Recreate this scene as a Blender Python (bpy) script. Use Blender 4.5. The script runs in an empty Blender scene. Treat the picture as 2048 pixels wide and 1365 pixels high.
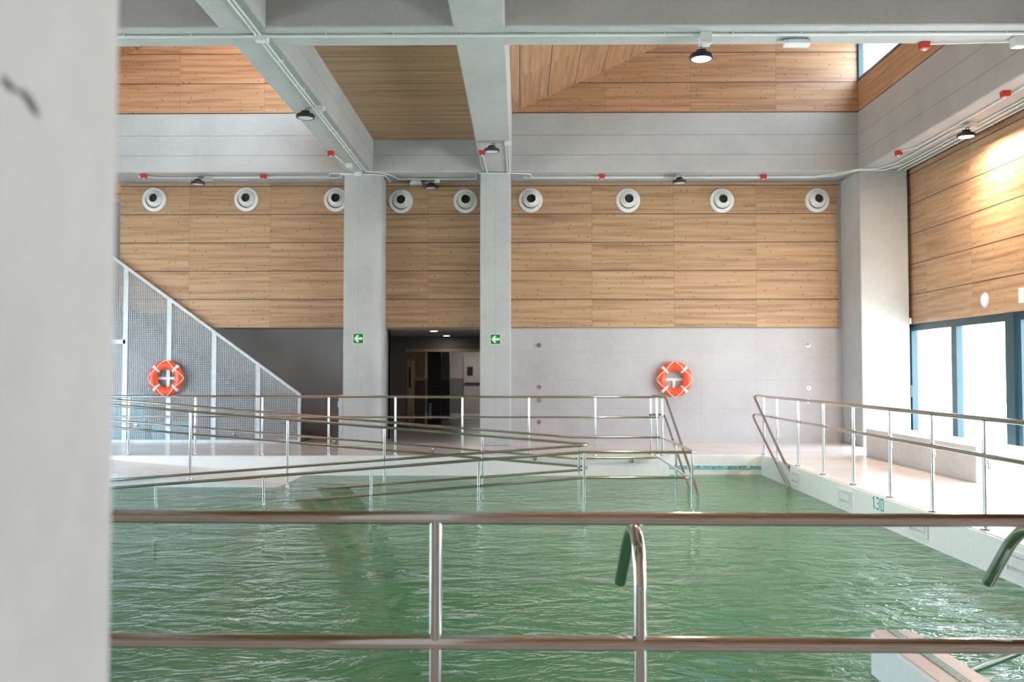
import bpy, bmesh, math, random
from mathutils import Vector, Matrix
random.seed(7)
PI = math.pi
S = bpy.context.scene
COL = S.collection

# ------------------------------------------------------------------ camera, sky, exposure
cam_d = bpy.data.cameras.new('camera')
cam = bpy.data.objects.new('camera', cam_d)
COL.objects.link(cam)
cam_d.sensor_width = 36.0
cam_d.lens = 1800.0 / 2048.0 * 36.0
cam.location = (0, 0, 1.53)
cam.rotation_euler = (PI / 2 + math.atan(61 / 1800.0), 0, math.radians(0.57))
cam_d.clip_start = 0.02
cam_d.clip_end = 400
cam_d.dof.use_dof = True
cam_d.dof.focus_distance = 9.0
cam_d.dof.aperture_fstop = 3.2
S.camera = cam

W = bpy.data.worlds.new('world')
S.world = W
W.use_nodes = True
bg = W.node_tree.nodes['Background']
bg.inputs[0].default_value = (0.75, 0.90, 1.0, 1)
bg.inputs[1].default_value = 9.0

S.view_settings.view_transform = 'Standard'
S.view_settings.look = 'None'
S.view_settings.gamma = 1
S.view_settings.exposure = 0.83
S.view_settings.use_curve_mapping = False
cy = S.cycles
cy.max_bounces = 10
cy.diffuse_bounces = 6
cy.glossy_bounces = 5
cy.transmission_bounces = 4
cy.transparent_max_bounces = 12
cy.caustics_reflective = False
cy.caustics_refractive = False
cy.sample_clamp_indirect = 6.0
cy.use_denoising = True


sun_d = bpy.data.lights.new('sun', 'SUN')
sun_d.energy = 30.0
sun_d.angle = 0.01
sun_d.color = (1.0, 0.98, 0.95)
sun = bpy.data.objects.new('sun', sun_d)
COL.objects.link(sun)
sun.rotation_euler = (math.radians(38), 0, 0)


def portal(loc, rot, sx, sy):
    l = bpy.data.lights.new('sky_portal', 'AREA')
    l.shape = 'RECTANGLE'
    l.size, l.size_y = sx, sy
    l.cycles.is_portal = True
    o = bpy.data.objects.new('sky_portal', l)
    COL.objects.link(o)
    o.location = loc
    o.rotation_euler = rot


# area lights shine along local -Z; rotate to face into the hall (-X)
portal((8.25, 10.0, 1.25), (0, PI / 2, 0), 2.5, 17.4)
portal((7.3, 15.0, 8.0), (0, PI / 2, 0), 0.95, 7.2)
portal((-3.4, 15.0, 8.85), (0, PI / 2, 0), 2.6, 7.2)
portal((-12.45, 9.0, 1.25), (0, -PI / 2, 0), 2.5, 16.0)


# ------------------------------------------------------------------ node helper
class NT:
    def __init__(s, name):
        s.m = bpy.data.materials.new(name)
        s.m.use_nodes = True
        s.t = s.m.node_tree
        s.p = s.t.nodes['Principled BSDF']
        s.out = s.t.nodes['Material Output']

    def n(s, typ, **kw):
        x = s.t.nodes.new(typ)
        for k, v in kw.items():
            setattr(x, k, v)
        return x

    def put(s, sock, v):
        if v is None:
            return
        if hasattr(v, 'is_linked') or hasattr(v, 'links'):
            s.t.links.new(v, sock)
        else:
            sock.default_value = v

    def math(s, op, a, b=None, c=None):
        x = s.n('ShaderNodeMath', operation=op)
        s.put(x.inputs[0], a)
        s.put(x.inputs[1], b)
        s.put(x.inputs[2], c)
        return x.outputs[0]

    def obj(s):
        x = s.n('ShaderNodeTexCoord')
        sp = s.n('ShaderNodeSeparateXYZ')
        s.t.links.new(x.outputs['Object'], sp.inputs[0])
        return x.outputs['Object'], sp.outputs

    def vec(s, a, b, c=0.0):
        x = s.n('ShaderNodeCombineXYZ')
        s.put(x.inputs[0], a)
        s.put(x.inputs[1], b)
        s.put(x.inputs[2], c)
        return x.outputs[0]

    def noise(s, v, scale, detail=4, rough=0.55, dist=0.0):
        x = s.n('ShaderNodeTexNoise')
        s.put(x.inputs['Vector'], v)
        x.inputs['Scale'].default_value = scale
        x.inputs['Detail'].default_value = detail
        x.inputs['Roughness'].default_value = rough
        x.inputs['Distortion'].default_value = dist
        return x.outputs[0]

    def voro(s, v, scale, flat=False):
        x = s.n('ShaderNodeTexVoronoi', voronoi_dimensions='2D' if flat else '3D')
        s.put(x.inputs['Vector'], v)
        x.inputs['Scale'].default_value = scale
        return x.outputs['Distance']

    def ramp(s, f, stops):
        x = s.n('ShaderNodeValToRGB')
        s.put(x.inputs[0], f)
        e = x.color_ramp.elements
        while len(e) < len(stops):
            e.new(0.5)
        for el, (p, c) in zip(e, stops):
            el.position = p
            el.color = (c[0], c[1], c[2], 1)
        return x.outputs[0]

    def mix(s, f, a, b, blend='MIX'):
        x = s.n('ShaderNodeMix', data_type='RGBA', blend_type=blend)
        s.put(x.inputs[0], f)
        s.put(x.inputs[6], a if not isinstance(a, tuple) else (*a[:3], 1))
        s.put(x.inputs[7], b if not isinstance(b, tuple) else (*b[:3], 1))
        return x.outputs[2]

    def smooth(s, v, lo, hi):
        x = s.n('ShaderNodeMapRange', interpolation_type='SMOOTHSTEP')
        s.put(x.inputs[0], v)
        x.inputs[1].default_value = lo
        x.inputs[2].default_value = hi
        return x.outputs[0]

    def bump(s, h, strength=0.3, dist=0.01):
        x = s.n('ShaderNodeBump')
        x.inputs['Strength'].default_value = strength
        x.inputs['Distance'].default_value = dist
        s.put(x.inputs['Height'], h)
        return x.outputs[0]

    def line(s, v, period, off, width):
        """1 on a thin line every PERIOD along v."""
        q = s.math('DIVIDE', s.math('SUBTRACT', v, off), period)
        fr = s.math('SUBTRACT', s.math('ADD', q, 0.5), s.math('FLOOR', s.math('ADD', q, 0.5)))
        d = s.math('ABSOLUTE', s.math('SUBTRACT', fr, 0.5))
        return s.math('LESS_THAN', d, width / period / 2)


def plain(name, col, rough=0.5, metal=0.0, vary=0.06, scale=6.0, **kw):
    t = NT(name)
    v, _ = t.obj()
    f = t.noise(v, scale, 4)
    c = t.ramp(f, [(0.3, [x * (1 - vary) for x in col]), (0.7, [min(1, x * (1 + vary)) for x in col])])
    t.put(t.p.inputs['Base Color'], c)
    t.p.inputs['Roughness'].default_value = rough
    t.p.inputs['Metallic'].default_value = metal
    for k, x in kw.items():
        t.p.inputs[k].default_value = x
    return t.m


def concrete(name, col=(0.48, 0.49, 0.49), lines=(), spots=(), rough=0.75, lf=0.55):
    """formed concrete; lines = [(axis, value)] board joints; spots = [(y, z, ry, rz, tilt)] dirt marks."""
    t = NT(name)
    v, xyz = t.obj()
    a = t.noise(v, 0.9, 5, 0.6)
    b = t.noise(v, 14, 4, 0.6)
    f = t.math('ADD', t.math('MULTIPLY', a, 0.7), t.math('MULTIPLY', b, 0.3))
    c = t.ramp(f, [(0.34, [x * 0.87 for x in col]), (0.52, col), (0.68, [min(1, x * 1.09) for x in col])])
    pore = t.smooth(t.voro(v, 7.0), 0.022, 0.045)
    c = t.mix(t.math('MULTIPLY', t.math('SUBTRACT', 1.0, pore), 0.45), c, (col[0] * 0.35,) * 3)
    for ax, val in lines:
        d = t.math('ABSOLUTE', t.math('SUBTRACT', xyz[ax], val))
        c = t.mix(t.math('MULTIPLY', t.math('LESS_THAN', d, 0.006), lf), c, (0.10, 0.10, 0.10))
    for (y, z, ry, rz, k) in spots:
        dy = t.math('SUBTRACT', xyz[1], y)
        dz = t.math('SUBTRACT', xyz[2], z)
        dz = t.math('ADD', dz, t.math('MULTIPLY', dy, k))
        r = t.math('ADD', t.math('POWER', t.math('DIVIDE', dy, ry), 2.0), t.math('POWER', t.math('DIVIDE', dz, rz), 2.0))
        c = t.mix(t.math('SUBTRACT', 1.0, t.smooth(r, 0.3, 1.3)), c, (0.035, 0.033, 0.036))
    t.put(t.p.inputs['Base Color'], c)
    t.p.inputs['Roughness'].default_value = rough
    t.put(t.p.inputs['Normal'], t.bump(b, 0.15, 0.01))
    return t.m


def wood(name, u, v, h=0.62, voff=2.476, joint=1.778, joff=1.541, vmul=1.0, groove=0.019, tint=(1, 1, 1)):
    t = NT(name)
    _, xyz = t.obj()
    U = xyz[u]
    V = t.math('MULTIPLY', xyz[v], vmul) if vmul != 1.0 else xyz[v]
    row = t.math('FLOOR', t.math('DIVIDE', t.math('SUBTRACT', V, voff), h))
    colm = t.math('FLOOR', t.math('DIVIDE', t.math('SUBTRACT', U, joff), joint))
    wn = t.n('ShaderNodeTexWhiteNoise', noise_dimensions='2D')
    t.put(wn.inputs[0], t.vec(row, colm))
    rnd = wn.outputs[0]
    off = t.math('MULTIPLY', rnd, 37.0)
    wob = t.noise(t.vec(t.math('ADD', t.math('MULTIPLY', U, 0.9), off), t.math('MULTIPLY', V, 2.2)), 1.6, 2)
    Vw = t.math('ADD', V, t.math('MULTIPLY', wob, 0.035))
    g1 = t.noise(t.vec(t.math('ADD', t.math('MULTIPLY', U, 0.30), off), t.math('MULTIPLY', Vw, 8.5)), 1.5, 4, 0.55)
    g2 = t.noise(t.vec(t.math('ADD', t.math('MULTIPLY', U, 1.1), off), t.math('MULTIPLY', Vw, 48)), 1.4, 4, 0.6)
    f = t.math('ADD', t.math('MULTIPLY', g1, 0.75), t.math('MULTIPLY', g2, 0.25))
    f = t.math('ADD', f, t.math('MULTIPLY', t.math('SUBTRACT', rnd, 0.5), 0.05))
    C = [(0.30, (0.235, 0.130, 0.070)), (0.42, (0.350, 0.210, 0.118)), (0.53, (0.450, 0.285, 0.165)), (0.72, (0.545, 0.365, 0.220))]
    c = t.ramp(f, [(p, [a * b for a, b in zip(q, tint)]) for p, q in C])
    k = t.voro(t.vec(t.math('ADD', U, off), V), 3.4, True)
    kn = t.math('SUBTRACT', 1.0, t.smooth(k, 0.030, 0.062))
    c = t.mix(t.math('MULTIPLY', kn, 0.75), c, (0.07, 0.035, 0.018))
    gl = t.line(V, h, voff, groove)
    c = t.mix(t.math('MULTIPLY', gl, 0.9), c, (0.035, 0.025, 0.02))
    jl = t.line(U, joint, joff, 0.007)
    c = t.mix(t.math('MULTIPLY', jl, 0.55), c, (0.09, 0.05, 0.03))
    t.put(t.p.inputs['Base Color'], c)
    t.p.inputs['Roughness'].default_value = 0.42
    t.put(t.p.inputs['Normal'], t.bump(t.math('SUBTRACT', g2, t.math('MULTIPLY', gl, 3.0)), 0.10, 0.01))
    return t.m


def tiles(name, col, grout, size, rough=0.3, axes=(0, 1), gw=0.004, fac=0.5, vary=0.05, offs=(0, 0)):
    t = NT(name)
    v, xyz = t.obj()
    sx, sy = size if isinstance(size, tuple) else (size, size)
    a = t.math('FLOOR', t.math('DIVIDE', xyz[axes[0]], sx))
    b = t.math('FLOOR', t.math('DIVIDE', xyz[axes[1]], sy))
    wn = t.n('ShaderNodeTexWhiteNoise', noise_dimensions='2D')
    t.put(wn.inputs[0], t.vec(a, b))
    n = t.noise(v, 1.3, 4)
    f = t.math('ADD', t.math('MULTIPLY', wn.outputs[0], 0.5), t.math('MULTIPLY', n, 0.5))
    c = t.ramp(f, [(0.25, [x * (1 - vary) for x in col]), (0.75, [min(1, x * (1 + vary)) for x in col])])
    g = t.math('MAXIMUM', t.line(xyz[axes[0]], sx, offs[0], gw), t.line(xyz[axes[1]], sy, offs[1], gw))
    c = t.mix(t.math('MULTIPLY', g, fac), c, grout)
    t.put(t.p.inputs['Base Color'], c)
    t.p.inputs['Roughness'].default_value = rough
    return t.m


def glow(name, col, strength):
    t = NT(name)
    t.p.inputs['Base Color'].default_value = (*col, 1)
    t.p.inputs['Emission Color'].default_value = (*col, 1)
    t.p.inputs['Emission Strength'].default_value = strength
    return t.m


def glass_mat(name, tint=(0.97, 0.99, 1.0), refl=0.06):
    t = NT(name)
    tr = t.n('ShaderNodeBsdfTransparent')
    tr.inputs[0].default_value = (*tint, 1)
    gl = t.n('ShaderNodeBsdfGlossy')
    gl.inputs['Roughness'].default_value = 0.01
    lw = t.n('ShaderNodeLayerWeight')
    lw.inputs[0].default_value = 0.5
    fac = t.math('ADD', 0.03, t.math('MULTIPLY', t.math('POWER', lw.outputs[1], 5.0), 0.6))
    mx = t.n('ShaderNodeMixShader')
    t.t.links.new(fac, mx.inputs[0])
    t.t.links.new(tr.outputs[0], mx.inputs[1])
    t.t.links.new(gl.outputs[0], mx.inputs[2])
    t.t.links.new(mx.outputs[0], t.out.inputs[0])
    return t.m


def water_mat(name):
    t = NT(name)
    v, xyz = t.obj()
    dist = t.noise(t.vec(xyz[0], xyz[1]), 0.7, 2)
    wv = t.vec(t.math('ADD', t.math('MULTIPLY', xyz[0], 1.0), t.math('MULTIPLY', dist, 1.2)), t.math('MULTIPLY', xyz[1], 1.5))
    n1 = t.noise(wv, 1.5, 2, 0.5, 0.6)
    n2 = t.noise(wv, 4.6, 3, 0.55, 0.8)
    n3 = t.noise(wv, 14.0, 2, 0.5, 0.3)
    h = t.math('ADD', t.math('MULTIPLY', n1, 0.068), t.math('ADD', t.math('MULTIPLY', n2, 0.038), t.math('MULTIPLY', n3, 0.0045)))
    b = t.n('ShaderNodeBump')
    b.inputs['Strength'].default_value = 1.0
    b.inputs['Distance'].default_value = 1.0
    t.put(b.inputs['Height'], h)
    fr = t.n('ShaderNodeFresnel')
    fr.inputs[0].default_value = 1.333
    t.put(fr.inputs['Normal'], b.outputs[0])
    gl = t.n('ShaderNodeBsdfGlossy')
    gl.inputs['Roughness'].default_value = 0.006
    t.put(gl.inputs['Normal'], b.outputs[0])
    tr = t.n('ShaderNodeBsdfTransparent')
    tr.inputs[0].default_value = (0.72, 0.92, 0.82, 1)
    df = t.n('ShaderNodeBsdfDiffuse')
    murk = t.noise(t.vec(xyz[0], xyz[1]), 1.1, 4)
    t.put(df.inputs[0], t.ramp(murk, [(0.3, (0.125, 0.415, 0.205)), (0.7, (0.160, 0.475, 0.245))]))
    m1 = t.n('ShaderNodeMixShader')
    m1.inputs[0].default_value = 0.42
    t.t.links.new(tr.outputs[0], m1.inputs[1])
    t.t.links.new(df.outputs[0], m1.inputs[2])
    m2 = t.n('ShaderNodeMixShader')
    t.t.links.new(fr.outputs[0], m2.inputs[0])
    t.t.links.new(m1.outputs[0], m2.inputs[1])
    t.t.links.new(gl.outputs[0], m2.inputs[2])
    t.t.links.new(m2.outputs[0], t.out.inputs[0])
    return t.m


BEAM_L = [(2, 6.039), (2, 6.455)]
M = dict(
    conc=concrete('concrete_smooth'),
    conc_wall=concrete('concrete_wall', (0.48, 0.465, 0.48), [(2, 1.35), (2, 1.95), (0, 1.6), (0, 3.9), (0, 5.1), (2, 0.72)], lf=0.13),
    conc_beam=concrete('concrete_beam_boarded', (0.42, 0.42, 0.415), BEAM_L),
    conc_shade_stair=concrete('concrete_stair', (0.17, 0.18, 0.185)),  # base colour darkened to stand for the shade behind the mesh
    conc_column=concrete('concrete_column', (0.46, 0.47, 0.47), [(0, -3.38), (0, -0.53)], lf=0.2),
    conc_shade_recess=concrete('concrete_shade_recess', (0.27, 0.245, 0.245)),  # recess shade put into the base colour, darker than the open wall
    conc_near=concrete('concrete_pillar_marked', (0.66, 0.635, 0.61),
                       spots=[(0.7235, 1.7488, 0.0150, 0.0062, 0.45), (0.690, 1.7540, 0.0105, 0.0048, 0.2), (0.7065, 1.7525, 0.012, 0.0022, 0.15)]),
    wood_back=wood('wood_back_wall', 0, 2),
    wood_left=wood('wood_back_wall_stair_bay', 0, 2, joff=-7.235),
    wood_right=wood('wood_side_wall', 1, 2, joff=16.0),
    wood_flat=wood('wood_flat_ceiling', 0, 1, h=0.627, voff=13.657, joint=60, joff=-30, tint=(0.84, 0.84, 0.78)),
    wood_slope=wood('wood_sloped_ceiling', 1, 0, h=0.628, voff=-0.02, vmul=1.097, joff=14.8, tint=(0.95, 0.84, 0.80)),
    wood_clere=wood('wood_gable', 0, 2, h=0.6275, voff=6.93, joff=1.75, tint=(0.98, 0.86, 0.82)),
    wood_clere_side=wood('wood_gable_side', 1, 2, h=0.6275, voff=6.93, joff=15.1, tint=(0.95, 0.86, 0.82)),
    deck=tiles('deck_tiles', (0.73, 0.69, 0.68), (0.50, 0.465, 0.45), (1.2, 0.6), 0.22, fac=0.55, gw=0.006),
    pool_white=tiles('pool_white_tile', (0.93, 0.95, 0.945), (0.84, 0.88, 0.87), 0.05, 0.25, axes=(1, 2), fac=0.35, vary=0.02),
    pool_white_x=tiles('pool_white_tile_far', (0.87, 0.86, 0.85), (0.74, 0.75, 0.74), 0.05, 0.25, axes=(0, 2), fac=0.35, vary=0.02),
    pool_floor=tiles('pool_floor_mosaic', (0.19, 0.46, 0.28), (0.26, 0.52, 0.36), 0.25, 0.3, fac=0.5, vary=0.10),
    ramp=tiles('ramp_tile', (0.88, 0.89, 0.90), (0.7, 0.7, 0.7), 0.2, 0.4, fac=0.4),
    pink_tile=tiles('pink_tile', (0.68, 0.50, 0.44), (0.8, 0.72, 0.68), (0.10, 0.018), 0.35, fac=0.5, gw=0.004),
    teal_mosaic=tiles('teal_mosaic', (0.12, 0.48, 0.50), (0.75, 0.8, 0.78), 0.035, 0.2, axes=(0, 2), fac=0.7, gw=0.004, vary=0.5, offs=(0, -0.265)),
    green_mosaic=tiles('green_mosaic', (0.10, 0.26, 0.24), (0.65, 0.72, 0.70), 0.021, 0.2, fac=0.9, gw=0.004, vary=0.45),
    teal_glass=plain('teal_mosaic_digit', (0.04, 0.42, 0.44), 0.2),
    chrome=plain('polished_steel', (0.62, 0.60, 0.575), 0.12, 1.0, 0.02),
    galv=plain('galvanised_steel', (0.62, 0.66, 0.68), 0.45, 0.25, 0.08, 12),
    pvc=plain('white_plastic_conduit', (0.72, 0.76, 0.75), 0.4),
    box=plain('grey_white_plastic_box', (0.70, 0.73, 0.72), 0.45),
    black=plain('black_lamp_housing', (0.018, 0.019, 0.022), 0.4),
    lens=plain('unlit_lamp_lens', (0.72, 0.76, 0.77), 0.3),
    lit=glow('lit_lamp_lens', (1.0, 0.80, 0.62), 30.0),
    lit_white=glow('lit_downlight', (1.0, 0.93, 0.85), 20.0),
    red=plain('red_beacon_plastic', (0.50, 0.035, 0.022), 0.35),
    orange=plain('orange_ring_shell', (0.86, 0.085, 0.018), 0.38),
    white=plain('white_paint', (0.82, 0.83, 0.83), 0.4),
    rope=plain('white_rope', (0.80, 0.78, 0.75), 0.8),
    green=plain('sign_green', (0.0, 0.20, 0.075), 0.4),
    lime=plain('sign_glow_white', (0.75, 0.86, 0.66), 0.5),
    dark=plain('dark_throat', (0.012, 0.012, 0.013), 0.6),
    frame=plain('teal_black_frame', (0.008, 0.045, 0.062), 0.35),
    glass=glass_mat('window_glass'),
    water=water_mat('pool_water'),
    bench=concrete('bench_concrete', (0.60, 0.60, 0.60)),
    teal_plastic=plain('teal_plastic', (0.02, 0.58, 0.66), 0.4),
    beige=plain('beige_door', (0.52, 0.42, 0.31), 0.5),
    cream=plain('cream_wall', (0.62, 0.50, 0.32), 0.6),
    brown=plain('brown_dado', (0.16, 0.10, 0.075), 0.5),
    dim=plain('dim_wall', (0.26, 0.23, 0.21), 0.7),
    grey=plain('grey_dado', (0.22, 0.22, 0.23), 0.5),
    palewall=plain('pale_wall', (0.50, 0.49, 0.47), 0.6),
    panel=tiles('corridor_ceiling_panels', (0.50, 0.50, 0.50), (0.2, 0.2, 0.2), (0.6, 1.2), 0.6, fac=0.6, gw=0.02),
    darkdoor=plain('dark_door', (0.035, 0.036, 0.04), 0.4),
    terrace=plain('pale_terrace', (0.62, 0.62, 0.60), 0.8),
    facade=plain('pale_facade', (0.66, 0.66, 0.66), 0.8),
)


# ------------------------------------------------------------------ mesh builder
def fillet(pts, r, n=7):
    pts = [Vector(p) for p in pts]
    if r <= 0 or len(pts) < 3:
        return pts
    out = [pts[0]]
    for a, b, c in zip(pts, pts[1:], pts[2:]):
        d1, d2 = (a - b), (c - b)
        l1, l2 = d1.length, d2.length
        d1.normalize(); d2.normalize()
        ang = d1.angle(d2, PI)
        if ang > PI - 0.02:
            out.append(b)
            continue
        t = min(r / math.tan(ang / 2), l1 * 0.49, l2 * 0.49)
        p0, p2 = b + d1 * t, b + d2 * t
        for i in range(n + 1):
            k = i / n
            out.append(p0.lerp(b, k).lerp(b.lerp(p2, k), k))
    out.append(pts[-1])
    return out


class MB:
    def __init__(s, off=(0, 0, 0)):
        s.bm = bmesh.new()
        s.off = Vector(off)
        s.mi = 0

    def _f(s, vs):
        try:
            f = s.bm.faces.new(vs)
            f.material_index = s.mi
            return f
        except ValueError:
            return None

    def v(s, p):
        return s.bm.verts.new(Vector(p) - s.off)

    def box(s, x0, x1, y0, y1, z0, z1):
        c = [s.v(p) for p in ((x0, y0, z0), (x1, y0, z0), (x1, y1, z0), (x0, y1, z0), (x0, y0, z1), (x1, y0, z1), (x1, y1, z1), (x0, y1, z1))]
        for q in ((3, 2, 1, 0), (4, 5, 6, 7), (0, 1, 5, 4), (1, 2, 6, 5), (2, 3, 7, 6), (3, 0, 4, 7)):
            s._f([c[i] for i in q])
        return s

    def prism(s, poly, axis, a, b):
        """extrude a 2D polygon; axis 0: (y,z) along x, 1: (x,z) along y, 2: (x,y) along z"""
        def P(u, w, t):
            return ((t, u, w), (u, t, w), (u, w, t))[axis]
        A = [s.v(P(u, w, a)) for u, w in poly]
        B = [s.v(P(u, w, b)) for u, w in poly]
        s._f(A[::-1]); s._f(B)
        n = len(poly)
        for i in range(n):
            s._f([A[i], A[(i + 1) % n], B[(i + 1) % n], B[i]])
        return s

    def tube(s, pts, r, seg=14, fil=0.0, caps=True, nf=7):
        P = fillet(pts, fil, nf)
        Q = [P[0]]
        for p in P[1:]:
            if (p - Q[-1]).length > 1e-5:
                Q.append(p)
        P = Q
        T = []
        for i in range(len(P)):
            a = P[max(i - 1, 0)]
            b = P[min(i + 1, len(P) - 1)]
            T.append((b - a).normalized())
        up = Vector((0, 0, 1)) if abs(T[0].z) < 0.9 else Vector((1, 0, 0))
        nrm = (up - T[0] * up.dot(T[0])).normalized()
        rings = []
        for p, t in zip(P, T):
            nrm = (nrm - t * nrm.dot(t)).normalized()
            bn = t.cross(nrm)
            rings.append([s.v(p + (nrm * math.cos(2 * PI * k / seg) + bn * math.sin(2 * PI * k / seg)) * r) for k in range(seg)])
        for A, B in zip(rings, rings[1:]):
            for k in range(seg):
                f = s._f([A[k], A[(k + 1) % seg], B[(k + 1) % seg], B[k]])
                if f:
                    f.smooth = True
        if caps:
            s._f(rings[0][::-1]); s._f(rings[-1])
        return s

    def lathe(s, prof, c=(0, 0, 0), axis=2, seg=32, smooth=True):
        """prof = [(r, h)] revolved about an axis through c"""
        def P(r, h, a):
            x, y = r * math.cos(a), r * math.sin(a)
            q = ((h, x, y), (y, h, x), (x, y, h))[axis]
            return Vector(c) + Vector(q)
        rings = []
        for r, h in prof:
            if r < 1e-6:
                rings.append([s.v(P(0, h, 0))])
            else:
                rings.append([s.v(P(r, h, 2 * PI * k / seg)) for k in range(seg)])
        for A, B in zip(rings, rings[1:]):
            for k in range(seg):
                k2 = (k + 1) % seg
                if len(A) == 1 and len(B) == 1:
                    continue
                if len(A) == 1:
                    f = s._f([A[0], B[k2], B[k]])
                elif len(B) == 1:
                    f = s._f([A[k], A[k2], B[0]])
                else:
                    f = s._f([A[k], A[k2], B[k2], B[k]])
                if f:
                    f.smooth = smooth
        return s

    def torus(s, R, r, c=(0, 0, 0), axis=1, n=48, m=16, a0=0.0, a1=2 * PI, rz=None):
        full = abs(a1 - a0 - 2 * PI) < 1e-6
        N = n if full else n + 1
        rz = rz or r
        rings = []
        for i in range(N):
            a = a0 + (a1 - a0) * i / n
            ring = []
            for k in range(m):
                b = 2 * PI * k / m
                rr = R + r * math.cos(b)
                h = rz * math.sin(b)
                x, z = rr * math.cos(a), rr * math.sin(a)
                q = ((h, x, z), (x, h, z), (x, z, h))[axis]
                ring.append(s.v(Vector(c) + Vector(q)))
            rings.append(ring)
        for i in range(n):
            A, B = rings[i], rings[(i + 1) % N]
            for k in range(m):
                f = s._f([A[k], B[k], B[(k + 1) % m], A[(k + 1) % m]])
                if f:
                    f.smooth = True
        if not full:
            s._f(rings[0]); s._f(rings[-1][::-1])
        return s

    def build(s, name, mat, parent=None, bevel=0.0, loc=None):
        if len(s.bm.faces) > 1:
            bmesh.ops.recalc_face_normals(s.bm, faces=s.bm.faces[:])
        me = bpy.data.meshes.new(name)
        s.bm.to_mesh(me)
        s.bm.free()
        me.set_sharp_from_angle(angle=math.radians(42))
        for m in (mat if isinstance(mat, (list, tuple)) else [mat]):
            me.materials.append(M[m])
        o = bpy.data.objects.new(name, me)
        COL.objects.link(o)
        if parent is not None:
            o.parent = parent
        elif any(s.off):
            o.location = s.off
        if loc is not None:
            o.location = loc
        if bevel:
            b = o.modifiers.new('edge', 'BEVEL')
            b.width = bevel
            b.segments = 2
            b.limit_method = 'ANGLE'
        return o


def tag(o, label, cat, group=None, kind=None):
    o['label'] = label
    o['category'] = cat
    if group:
        o['group'] = group
    if kind:
        o['kind'] = kind
    return o


def thing(name, loc, label, cat, group=None, rz=0.0):
    o = bpy.data.objects.new(name, None)
    o.empty_display_size = 0.1
    COL.objects.link(o)
    o.location = loc
    o.rotation_euler = (0, 0, rz)
    return tag(o, label, cat, group)


def struct(o):
    o['kind'] = 'structure'
    return o


def dup(root, loc, label, rz=None, group=None):
    r = root.copy()
    COL.objects.link(r)
    r.location = loc
    if rz is not None:
        r.rotation_euler = (0, 0, rz)
    r['label'] = label
    if group:
        r['group'] = group
    for ch in list(root.children):
        c = ch.copy()
        COL.objects.link(c)
        c.parent = r
        for g in list(ch.children):
            d = g.copy()
            COL.objects.link(d)
            d.parent = c
    return r


YW, YC, ZB = 19.48, 18.60, 5.68
XR = 8.0
YREAR, XLEFT = -2.6, -12.2
WL = -0.36      # water level

# ------------------------------------------------------------------ floor, pool shell, water
f = MB()
f.box(XLEFT, 2.70, 16.42, 36.0, -0.06, 0)
f.box(2.70, XR, 16.65, 20.4, -0.06, 0)
f.box(4.43, XR, YREAR, 16.65, -0.06, 0)
f.box(XLEFT, 4.43, YREAR, 3.17, -0.06, 0)
f.box(XLEFT, -9.53, 3.17, 16.42, -0.06, 0)
struct(f.build('floor', 'deck'))

p = MB()
p.box(-9.7, 4.7, 3.0, 16.9, -1.75, -1.55)
b = p.build('pool_basin_floor', 'pool_floor'); struct(b); b.name = 'floor_pool'
p = MB()
p.box(4.40, 4.60, 3.0, 16.8, -1.55, -0.012)
p.box(-9.7, -9.5, 3.0, 16.8, -1.55, -0.012)
struct(p.build('wall_pool_side', 'pool_white'))
p = MB()
p.box(-9.5, 2.68, 16.38, 16.6, -1.55, -0.012)
p.box(2.68, 4.40, 16.60, 16.8, -1.55, -0.012)
p.box(-9.5, 4.40, 3.0, 3.2, -1.55, -0.012)
struct(p.build('wall_pool_end', 'pool_white_x'))
t = MB().box(2.70, 4.40, 16.592, 16.603, -0.265, -0.195).build('tile_band', 'teal_mosaic')
tag(t, 'teal mosaic tile band along the far pool edge between the steps rails', 'tile band')

w = MB()
vs = [w.v(q) for q in ((-9.499, 3.201, WL), (4.399, 3.201, WL), (4.399, 16.599, WL), (-9.499, 16.599, WL))]
w._f(vs)
tag(w.build('pool_water', 'water'), 'rippled green water filling the swimming pool', 'water', kind='stuff')

# ramp into the water: upper run, landing, lower run
def zs(x):
    return -0.24 - 0.0805 * (x + 5.44)
r = MB()
r.prism([(-8.6, -1.54), (1.0, -1.54), (1.0, zs(1.0)), (-8.43, 0.0), (-8.6, 0.0)], 1, 14.72, 16.37)
r.prism([(1.0, -1.54), (2.66, -1.54), (2.66, zs(1.0)), (1.0, zs(1.0))], 1, 13.15, 16.37)
r.prism([(-8.6, -1.54), (1.0, -1.54), (1.0, zs(1.0)), (-8.6, -1.50)], 1, 13.15, 14.715)
tag(r.build('pool_ramp', 'ramp'), 'white tiled access ramp sloping down into the green water', 'ramp')

# ------------------------------------------------------------------ walls
b = MB()
b.box(-0.35, 8.4, YW + 0.03, YW + 0.35, -0.06, 2.476)
b.box(-0.35, 8.4, YW + 0.04, YW + 0.35, 2.476, 7.0)
b.box(-3.0, -0.35, YW + 0.04, YW + 0.35, 2.50, 7.0)
b.box(-8.7, -3.0, YW + 0.04, YW + 0.30, 2.9, 7.0)
b.box(-6.6, -3.0, YW + 0.04, YW + 0.30, 2.49, 2.9)
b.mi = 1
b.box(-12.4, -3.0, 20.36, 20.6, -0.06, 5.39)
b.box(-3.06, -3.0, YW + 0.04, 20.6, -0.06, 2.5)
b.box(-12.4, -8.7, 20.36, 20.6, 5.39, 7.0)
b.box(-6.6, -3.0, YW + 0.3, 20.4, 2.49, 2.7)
wb = struct(b.build('wall_back', ['conc_wall', 'conc_shade_recess']))
c = MB()
c.box(-0.25, 6.867, YW, YW + 0.04, 2.476, 5.643)
c.box(-3.10, -0.80, YW, YW + 0.04, 2.479, 5.643)
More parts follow.
